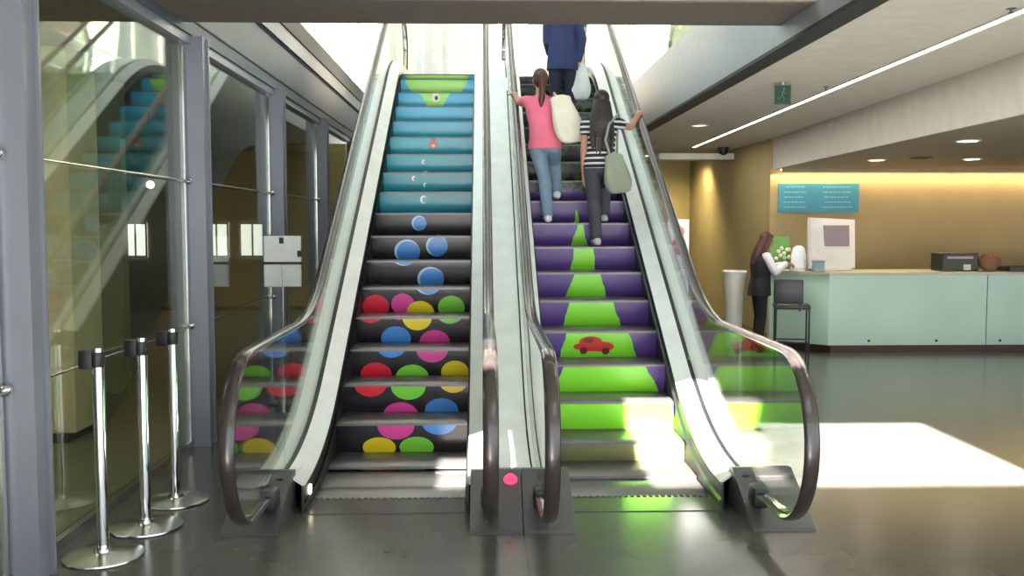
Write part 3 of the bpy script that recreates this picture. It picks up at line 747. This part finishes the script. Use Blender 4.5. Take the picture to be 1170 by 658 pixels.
def hand(bm, wrist, d, nrm, curl, side, sc=1.):
    """palm and five fingers; d = finger direction, nrm = back of the hand, side = +1 if the thumb is on d x nrm"""
    w = Vector(wrist); d = Vector(d).normalized(); nrm = (Vector(nrm)-d*d.dot(Vector(nrm))).normalized(); lat = d.cross(nrm).normalized()*side
    for k in range(5):
        q = w+d*(.012+.016*k)*sc
        for j in (-1, 0, 1): ball(bm, q+lat*j*.02*sc, (.019*sc), 8)
    for j, ln in enumerate((.075, .084, .078, .06)):
        base = w+d*.085*sc+lat*(.033-.022*j)*sc; p = [base]; dd = d.copy(); a = curl
        for seg in (.45, .32, .23):
            dd = (Matrix.Rotation(-a, 3, d.cross(nrm).normalized()) @ dd).normalized(); p.append(p[-1]+dd*ln*seg*sc)
        limb(bm, p, [.0095*sc, .009*sc, .0082*sc, .007*sc])
    b0 = w+d*.03*sc+lat*.032*sc
    limb(bm, [b0, b0+(d*.6+lat*.8)*.034*sc-nrm*.006, b0+(d*.9+lat*.75)*.055*sc-nrm*.02*sc], [.013*sc, .011*sc, .008*sc])
def head(bm, c, yaw, tilt=0., sc=1.):
    M = Matrix.Translation(Vector(c)) @ Matrix.Rotation(yaw, 4, 'Z') @ Matrix.Rotation(tilt, 4, 'X') @ Matrix.Scale(sc, 4)
    def b(p, r): ball(bm, M @ Vector(p), tuple(q*sc for q in r), 18, Matrix.Rotation(yaw, 4, 'Z') @ Matrix.Rotation(tilt, 4, 'X'))
    b((0, -.012, .03), (.073, .09, .082)); b((0, .022, -.02), (.06, .068, .082)); b((0, .045, -.075), (.03, .03, .026))
    b((0, .092, -.014), (.012, .018, .02)); b((0, .078, .008), (.009, .012, .028))
    b((0, .078, -.05), (.024, .012, .007)); b((0, .077, -.061), (.02, .012, .006))
    for s in (-1, 1):
        b((s*.074, -.004, -.005), (.009, .018, .03)); b((s*.03, .066, .022), (.024, .014, .01)); b((s*.042, .05, -.03), (.024, .026, .024))
    return M
skin = mat('skin', (.42, .22, .14), .55); hair_d = mat('dark_hair', (.018, .010, .008), .5, bump=(80, .5)); hair_r = mat('auburn_hair', (.07, .018, .010), .5, bump=(80, .5))
pinkm = mat('pink_cotton', (.72, .16, .25), .85, bump=(25, .3)); jean = mat('light_denim', (.17, .24, .34), .85, noise=(9, .15), bump=(30, .3))
greyp = mat('dark_grey_cloth', (.05, .05, .065), .85, bump=(30, .3)); navy = mat('navy_cloth', (.022, .035, .12), .8, bump=(25, .3)); navyp = mat('navy_trouser', (.018, .022, .045), .85, bump=(25, .3))
shoe_w = mat('white_trainer', (.65, .66, .7), .6); shoe_d = mat('dark_shoe', (.02, .02, .025), .4); blackc = mat('black_wool', (.010, .010, .013), .8, bump=(25, .3)); blouse = mat('white_blouse', (.72, .70, .74), .8, bump=(20, .3))
# striped top: bands across the world height of the shirt
n = NB('striped_knit', .85)
fr = n.math('FRACT', n.math('DIVIDE', n.z, .052)); striped = n.done(n.mix(n.math('GREATER_THAN', fr, .62), (.012, .012, .018), (.6, .6, .62)))

def figure(lab, root, J, yaw, shirt, trous, shoes, sc=1., sleeve=.5, hem=0., hair=None, jacket=False):
    """J: joints in metres (world)"""
    t = thing('person', lab, 'person', root)
    V = {k: Vector(v) for k, v in J.items()}
    f = Vector((-math.sin(yaw), math.cos(yaw), 0)); r = Vector((math.cos(yaw), math.sin(yaw), 0))
    hip, ch, nk, hd = V['hip'], V['chest'], V['neck'], V['head']
    bm = bmesh.new()
    mid = hip.lerp(ch, .45)
    tors = [(hip-Vector((0, 0, .11*sc)), .105*sc, .085*sc), (hip-Vector((0, 0, .05*sc)), .155*sc, .11*sc), (hip+Vector((0, 0, .02*sc)), .158*sc, .108*sc), (mid, .122*sc, .092*sc),
            (ch-Vector((0, 0, .06*sc)), .14*sc, .105*sc), (ch+Vector((0, 0, .03*sc)), .158*sc, .105*sc), (ch+Vector((0, 0, .10*sc)), .15*sc, .085*sc), (ch+Vector((0, 0, .15*sc)), .09*sc, .06*sc), (ch+Vector((0, 0, .175*sc)), .05*sc, .045*sc)]
    sections(bm, tors, yaw)
    limb(bm, [ch+Vector((0, 0, .1*sc)), nk, hd-Vector((0, 0, .05*sc))], [.058*sc, .05*sc, .047*sc])
    head(bm, hd, V.get('look', Vector((yaw, 0, 0))).x, V.get('look', Vector((yaw, 0, 0))).y, sc)
    arms, legs = {}, {}
    for s in 'LR':
        arms[s] = [V['sh'+s], V['sh'+s].lerp(V['el'+s], .5), V['el'+s], V['el'+s].lerp(V['wr'+s], .35), V['wr'+s]]
        limb(bm, arms[s], [.046*sc, .041*sc, .035*sc, .035*sc, .024*sc])
        limb(bm, [ch+Vector((0, 0, .08*sc)), V['sh'+s]], [.06*sc, .05*sc])
        hd_d = V['hd'+s]; hn = V['hn'+s]
        hand(bm, V['wr'+s], hd_d, hn, V['cu'+s].x, V['cu'+s].y, sc)
        sg = -1 if s == 'L' else 1
        hj = hip+r*sg*.085*sc-Vector((0, 0, .06*sc))
        kn, ak = V['kn'+s], V['an'+s]
        legs[s] = [hj, hj.lerp(kn, .5), kn, kn.lerp(ak, .3), kn.lerp(ak, .65), ak]
        limb(bm, legs[s], [.082*sc, .07*sc, .052*sc, .053*sc, .042*sc, .034*sc])
        ft = V['ft'+s]                                          # toe point
        limb(bm, [ak-Vector((0, 0, .03*sc)), ak.lerp(ft, .5)+Vector((0, 0, -.01)), ft], [.036*sc, .035*sc, .028*sc])
    bake('body', bm, .0062, skin, t, 3)
    # trousers
    bm = bmesh.new()
    sections(bm, [(c, a, b) for c, a, b in tors[:3]]+[(hip+Vector((0, 0, .07*sc)), .142*sc, .103*sc)], yaw, .012)
    for s in 'LR':
        L = legs[s][:]; L[-1] = L[-2].lerp(L[-1], .95)
        limb(bm, L, [.085*sc, .075*sc, .060*sc, .060*sc, .054*sc, .052*sc], .008)
    bake('trousers', bm, .009, trous, t, 3)
    # shirt
    bm = bmesh.new()
    lo = hip+Vector((0, 0, -.02-hem))
    ss = [(lo, .165*sc+hem*.08, .118*sc+hem*.05), (hip+Vector((0, 0, .04*sc)), .158*sc, .112*sc), (mid, .132*sc+hem*.1, .1*sc+hem*.05)]+tors[4:8]
    sections(bm, ss, yaw, .014)
    for s in 'LR':
        A = arms[s]; sh = V['sh'+s]
        limb(bm, [ch+Vector((0, 0, .075*sc)), sh], [.062*sc, .05*sc], .012)
        e = A[0].lerp(A[2], min(1, sleeve*2)) if sleeve < .5 else A[2]
        limb(bm, [sh, e], [.047*sc, .047*sc], .013)
        if sleeve >= .5:
            limb(bm, [A[2], A[2].lerp(A[4], min(1., (sleeve-.5)*2+.001))], [.046*sc, .035*sc], .013)
    bake('shirt', bm, .009, shirt, t, 3)
    for s in 'LR':
        ak, ft = V['an'+s], V['ft'+s]
        bm = bmesh.new()
        d = (ft-ak); d.z = 0; d.normalize()
        heel = ak-d*.045*sc; heel.z = ak.z-.045*sc
        limb(bm, [heel, ak.lerp(ft, .5)-Vector((0, 0, .012)), ft+d*.01], [.036*sc, .04*sc, .034*sc], .006)
        ball(bm, ak-Vector((0, 0, .015)), (.05*sc, .05*sc, .04*sc), 12); ball(bm, heel-Vector((0, 0, .012)), (.042*sc, .045*sc, .028*sc), 12)
        bake('shoe', bm, .007, shoes, t, 2)
    M = Matrix.Translation(hd) @ Matrix.Rotation(V.get('look', Vector((yaw, 0, 0))).x, 4, 'Z') @ Matrix.Rotation(V.get('look', Vector((yaw, 0, 0))).y, 4, 'X')
    for s in (-1, 1):
        bm = bmesh.new(); ball(bm, M @ Vector((s*.03*sc, .074*sc, .008*sc)), .0105*sc, 10); obj('eye', bm, mat('eye_dark', (.03, .02, .02), .2), t, True)
    if hair:
        bm = bmesh.new(); hair[0](bm, M, sc); bake('hair', bm, .0075, hair[1], t, 3)
    return t

def scalp(bm, M, sc):
    rot = M.to_quaternion().to_matrix().to_4x4()
    ball(bm, M @ Vector((0, -.022*sc, .04*sc)), (.084*sc, .094*sc, .086*sc), 18, rot)
    ball(bm, M @ Vector((0, -.04*sc, 0)), (.082*sc, .07*sc, .09*sc), 16, rot)
def hair_pony(bm, M, sc):
    scalp(bm, M, sc)
    p = [M @ Vector(q) for q in ((0, -.10, .05), (-.0, -.145, .03), (.005, -.145, -.05), (.008, -.13, -.14), (.0, -.125, -.22), (-.004, -.125, -.29))]
    limb(bm, p, [.03, .036, .034, .034, .034, .014])
def hair_long(bm, M, sc):
    scalp(bm, M, sc)
    for k in range(6): limb(bm, [M @ Vector((-.09+.036*k, -.10, -.2)), M @ Vector((-.10+.04*k+.008*(k % 2), -.125, -.38)), M @ Vector((-.085+.036*k, -.11, -.5-.02*(k % 3)))], [.022, .02, .010])
    sections(bm, [(M @ Vector((.01, -.085, -.49)), .05, .018), (M @ Vector((.01, -.09, -.46)), .105, .03), (M @ Vector((.008, -.09, -.34)), .125, .04), (M @ Vector((.0, -.085, -.2)), .12, .052), (M @ Vector((0, -.06, -.1)), .105, .065), (M @ Vector((0, -.03, .0)), .086, .08)], M.to_euler().z)
def hair_wavy(bm, M, sc):
    scalp(bm, M, sc)
    sections(bm, [(M @ Vector((0, -.12, -.36)), .06, .03), (M @ Vector((0, -.105, -.22)), .095, .05), (M @ Vector((0, -.07, -.1)), .092, .065), (M @ Vector((0, -.03, .02)), .086, .085)], M.to_euler().z)
    for s in (-1, 1): limb(bm, [M @ Vector((s*.065, .03, .08)), M @ Vector((s*.078, .012, 0)), M @ Vector((s*.082, -.01, -.12)), M @ Vector((s*.085, -.04, -.2))], [.022, .022, .024, .02])
def hair_short(bm, M, sc): scalp(bm, M, sc)

# woman in the pink top: left foot on one tread, right foot on the next
z0, y0 = 1.794, 9.98
figure('woman in pink top and light jeans climbing, hand on the left handrail', (.66, y0, z0), dict(
    hip=(.645, y0+.10, z0+.84), chest=(.605, y0+.14, z0+1.16), neck=(.60, y0+.16, z0+1.36), head=(.595, y0+.17, z0+1.475), look=(.05, -.05, 0),
    shL=(.455, y0+.15, z0+1.26), elL=(.385, y0+.37, z0+1.27), wrL=(.345, y0+.57, z0+1.38), hdL=(0, .9, .3), hnL=(0, -.4, 1), cuL=(.35, -1, 0),
    shR=(.765, y0+.14, z0+1.25), elR=(.83, y0+.19, z0+1.0), wrR=(.86, y0+.38, z0+.90), hdR=(0, 1, .1), hnR=(1, 0, 0), cuR=(.7, -1, 0),
    knL=(.64, y0+.10, z0+.46), anL=(.665, y0-.02, z0+.085), ftL=(.66, y0+.13, z0+.042),
    knR=(.76, y0+.34, z0+.64), anR=(.785, y0+.34, z0+.2305+.11), ftR=(.79, y0+.47, z0+.2305+.045)),
    -.05, pinkm, jean, shoe_w, .97, .22, .06, (hair_pony, hair_r))
# woman in the striped top
z0, y0 = 1.5635, 9.60
figure('woman with long dark hair in striped top climbing, hand on the right handrail', (1.16, y0, z0), dict(
    hip=(1.17, y0+.08, z0+.82), chest=(1.18, y0+.11, z0+1.13), neck=(1.185, y0+.12, z0+1.32), head=(1.185, y0+.13, z0+1.435), look=(-.1, -.08, 0),
    shL=(1.03, y0+.12, z0+1.22), elL=(1.005, y0+.09, z0+.96), wrL=(1.01, y0+.14, z0+.72), hdL=(0, .15, -1), hnL=(-1, 0, 0), cuL=(.25, 1, 0),
    shR=(1.335, y0+.12, z0+1.23), elR=(1.50, y0+.30, z0+1.20), wrR=(1.625, y0+.50, z0+1.36), hdR=(.2, .9, .35), hnR=(0, -.45, 1), cuR=(.4, 1, 0),
    knL=(1.11, y0+.12, z0+.45), anL=(1.13, y0-.0, z0+.085), ftL=(1.125, y0+.14, z0+.042),
    knR=(1.245, y0+.32, z0+.62), anR=(1.245, y0+.33, z0+.2305+.09), ftR=(1.25, y0+.46, z0+.2305+.042)),
    -.12, striped, greyp, shoe_d if False else mat('grey_trainer', (.42, .42, .46), .6), .95, .16, .03, (hair_long, hair_d))
# man in the navy jacket further up
z0, y0 = 2.9465, 12.0
figure('person in navy jacket and dark trousers standing near the top', (.98, y0, z0), dict(
    hip=(.98, y0+.05, z0+.90), chest=(.98, y0+.07, z0+1.24), neck=(.98, y0+.08, z0+1.46), head=(.98, y0+.09, z0+1.59), look=(-.3, 0, 0),
    shL=(.80, y0+.07, z0+1.36), elL=(.80, y0+.09, z0+1.08), wrL=(.84, y0+.29, z0+.98), hdL=(.3, 1, .0), hnL=(-1, 0, 0), cuL=(.5, 1, 0),
    shR=(1.16, y0+.07, z0+1.36), elR=(1.22, y0+.04, z0+1.10), wrR=(1.18, y0+.06, z0+.86), hdR=(0, .15, -1), hnR=(1, 0, 0), cuR=(.9, -1, 0),
    knL=(.90, y0+.08, z0+.48), anL=(.89, y0, z0+.085), ftL=(.88, y0+.16, z0+.042),
    knR=(1.07, y0+.08, z0+.48), anR=(1.08, y0-.01, z0+.085), ftR=(1.09, y0+.15, z0+.042)),
    0., navy, navyp, shoe_d, 1.04, 1.0, .16, (hair_short, hair_d))
# receptionist facing the counter
z0, y0 = 0, 13.42
figure('receptionist with auburn hair in black waistcoat and white blouse at the counter', (3.9, y0, 0), dict(
    hip=(3.87, y0, .90), chest=(3.89, y0, 1.22), neck=(3.925, y0, 1.42), head=(3.96, y0-.01, 1.545), look=(-1.45, -.25, 0),
    shL=(3.90, y0+.17, 1.33), elL=(4.0, y0+.19, 1.13), wrL=(4.2, y0+.15, 1.20), hdL=(1, -.2, .05), hnL=(0, 0, 1), cuL=(.5, -1, 0),
    shR=(3.92, y0-.17, 1.33), elR=(4.02, y0-.22, 1.12), wrR=(4.20, y0-.08, 1.22), hdR=(1, .3, .05), hnR=(0, 0, 1), cuR=(.5, 1, 0),
    knL=(3.90, y0+.09, .48), anL=(3.86, y0+.09, .085), ftL=(4.0, y0+.10, .042),
    knR=(3.88, y0-.09, .48), anR=(3.84, y0-.09, .085), ftR=(3.98, y0-.10, .042)),
    -PI/2, blouse, blackc, shoe_d, 1.0, 1.0, .0, (hair_wavy, hair_r))
rec = [o for o in C.objects if o.name.startswith('person')][-1]
bm = bmesh.new()
sections(bm, [((3.865, y0, .78), .2, .15), ((3.87, y0, .9), .19, .14), ((3.885, y0, 1.04), .155, .122), ((3.89, y0, 1.17), .17, .137), ((3.89, y0, 1.26), .18, .135), ((3.89, y0, 1.33), .165, .112), ((3.895, y0, 1.385), .10, .085)], -PI/2, .012)
bake('waistcoat', bm, .009, blackc, rec, 3)

# ------------------------------------------------------------------ bags
def bag(name, lab, c, rx, ry, rz, m, strap, tilt=0., skew=0.):
    t = thing(name, lab, 'bag', (c[0], c[1], c[2]-rz))
    bm = bmesh.new(); M = Matrix.Rotation(tilt, 4, 'Y'); n = 36; rings = []
    prof = [(-1, .30, .5), (-.97, .62, .8), (-.86, .86, .95), (-.65, .99, 1), (-.35, 1.02, .98), (0, .94, .85), (.3, .84, .68), (.6, .74, .5), (.85, .68, .35), (1, .70, .22)]
    for j, (v, w, d) in enumerate(prof):
        row = []
        for k in range(n):
            a = 2*PI*k/n; ca, sa = math.cos(a), math.sin(a)
            q = (abs(ca)**2.8+abs(sa)**2.8)**(-1/2.8)
            fold = 1+.035*math.sin(9*a+.8*j)*(1 if v > -.5 else .4)
            p = Vector((rx*w*ca*q*fold+skew*v*rx, ry*d*sa*q*(1+.09*math.sin(7*a)), rz*v-.018*math.cos(2*a)*(v > .8)))
            row.append(bm.verts.new(Vector(c)+(M @ p)))
        rings.append(row)
    for i in range(len(prof)-1):
        for k in range(n): bm.faces.new((rings[i][k], rings[i][(k+1) % n], rings[i+1][(k+1) % n], rings[i+1][k]))
    bm.faces.new(rings[0]); bm.faces.new(rings[-1]); obj('pouch', bm, m, t, True)
    bm = bmesh.new(); tube(bm, strap, .013, 8); obj('strap', bm, m, t, True)
cream_b = mat('cream_canvas', (.70, .67, .56), .85, bump=(30, .4)); green_b = mat('grey_green_canvas', (.24, .27, .21), .85, bump=(30, .4)); white_b = mat('white_plastic_bag', (.7, .76, .78), .5, bump=(15, .5))
bag('tote_bag', 'large cream shoulder bag on the back of the woman in pink', (.855, 9.92, 2.84), .15, .075, .24, cream_b,
    [(.84, 9.95, 2.98), (.76, 10.0, 3.08), (.735, 10.08, 3.13), (.745, 10.19, 3.12), (.80, 10.26, 2.95), (.84, 9.98, 2.8)], -.12, -.28)
bag('shoulder_bag', 'grey green shoulder bag hanging behind the striped top', (1.31, 9.49, 2.27), .13, .07, .19, green_b,
    [(1.25, 9.5, 2.44), (1.2, 9.53, 2.6), (1.24, 9.57, 2.76), (1.34, 9.64, 2.87), (1.345, 9.74, 2.88), (1.36, 9.84, 2.75), (1.36, 9.85, 2.5), (1.33, 9.6, 2.3)], -.1, -.1)
bag('carrier_bag', 'white plastic bag hanging from the hand of the navy jacketed person', (1.19, 12.08, 3.53), .14, .08, .22, white_b,
    [(1.14, 12.08, 3.68), (1.17, 12.08, 3.78), (1.19, 12.08, 3.80), (1.21, 12.08, 3.78), (1.24, 12.08, 3.68)])

# ------------------------------------------------------------------ light
w = bpy.data.worlds.new('sky'); bpy.context.scene.world = w; w.use_nodes = True
bg = w.node_tree.nodes['Background']; bg.inputs['Color'].default_value = (.86, .93, 1, 1); bg.inputs['Strength'].default_value = 2.4
sl = bpy.data.lights.new('sun', 'SUN'); sl.energy = 75; sl.angle = math.radians(.6); sl.color = (1, .96, .88)
so = bpy.data.objects.new('sun', sl); C.objects.link(so); so.rotation_euler = Vector((.085, 1, -.70)).to_track_quat('-Z', 'Y').to_euler()

# ------------------------------------------------------------------ camera
cam = bpy.data.cameras.new('camera'); co = bpy.data.objects.new('camera', cam); C.objects.link(co)
cam.sensor_width = 36; cam.lens = 36*1105/1170; cam.clip_start = .05; cam.clip_end = 200
co.location = (0, 0, H); co.rotation_euler = (math.radians(90-3.83), 0, math.radians(-1.71))
sc = bpy.context.scene; sc.camera = co
vs = sc.view_settings; vs.view_transform = 'Standard'; vs.look = 'None'; vs.gamma = 1; vs.use_curve_mapping = False; vs.exposure = .45
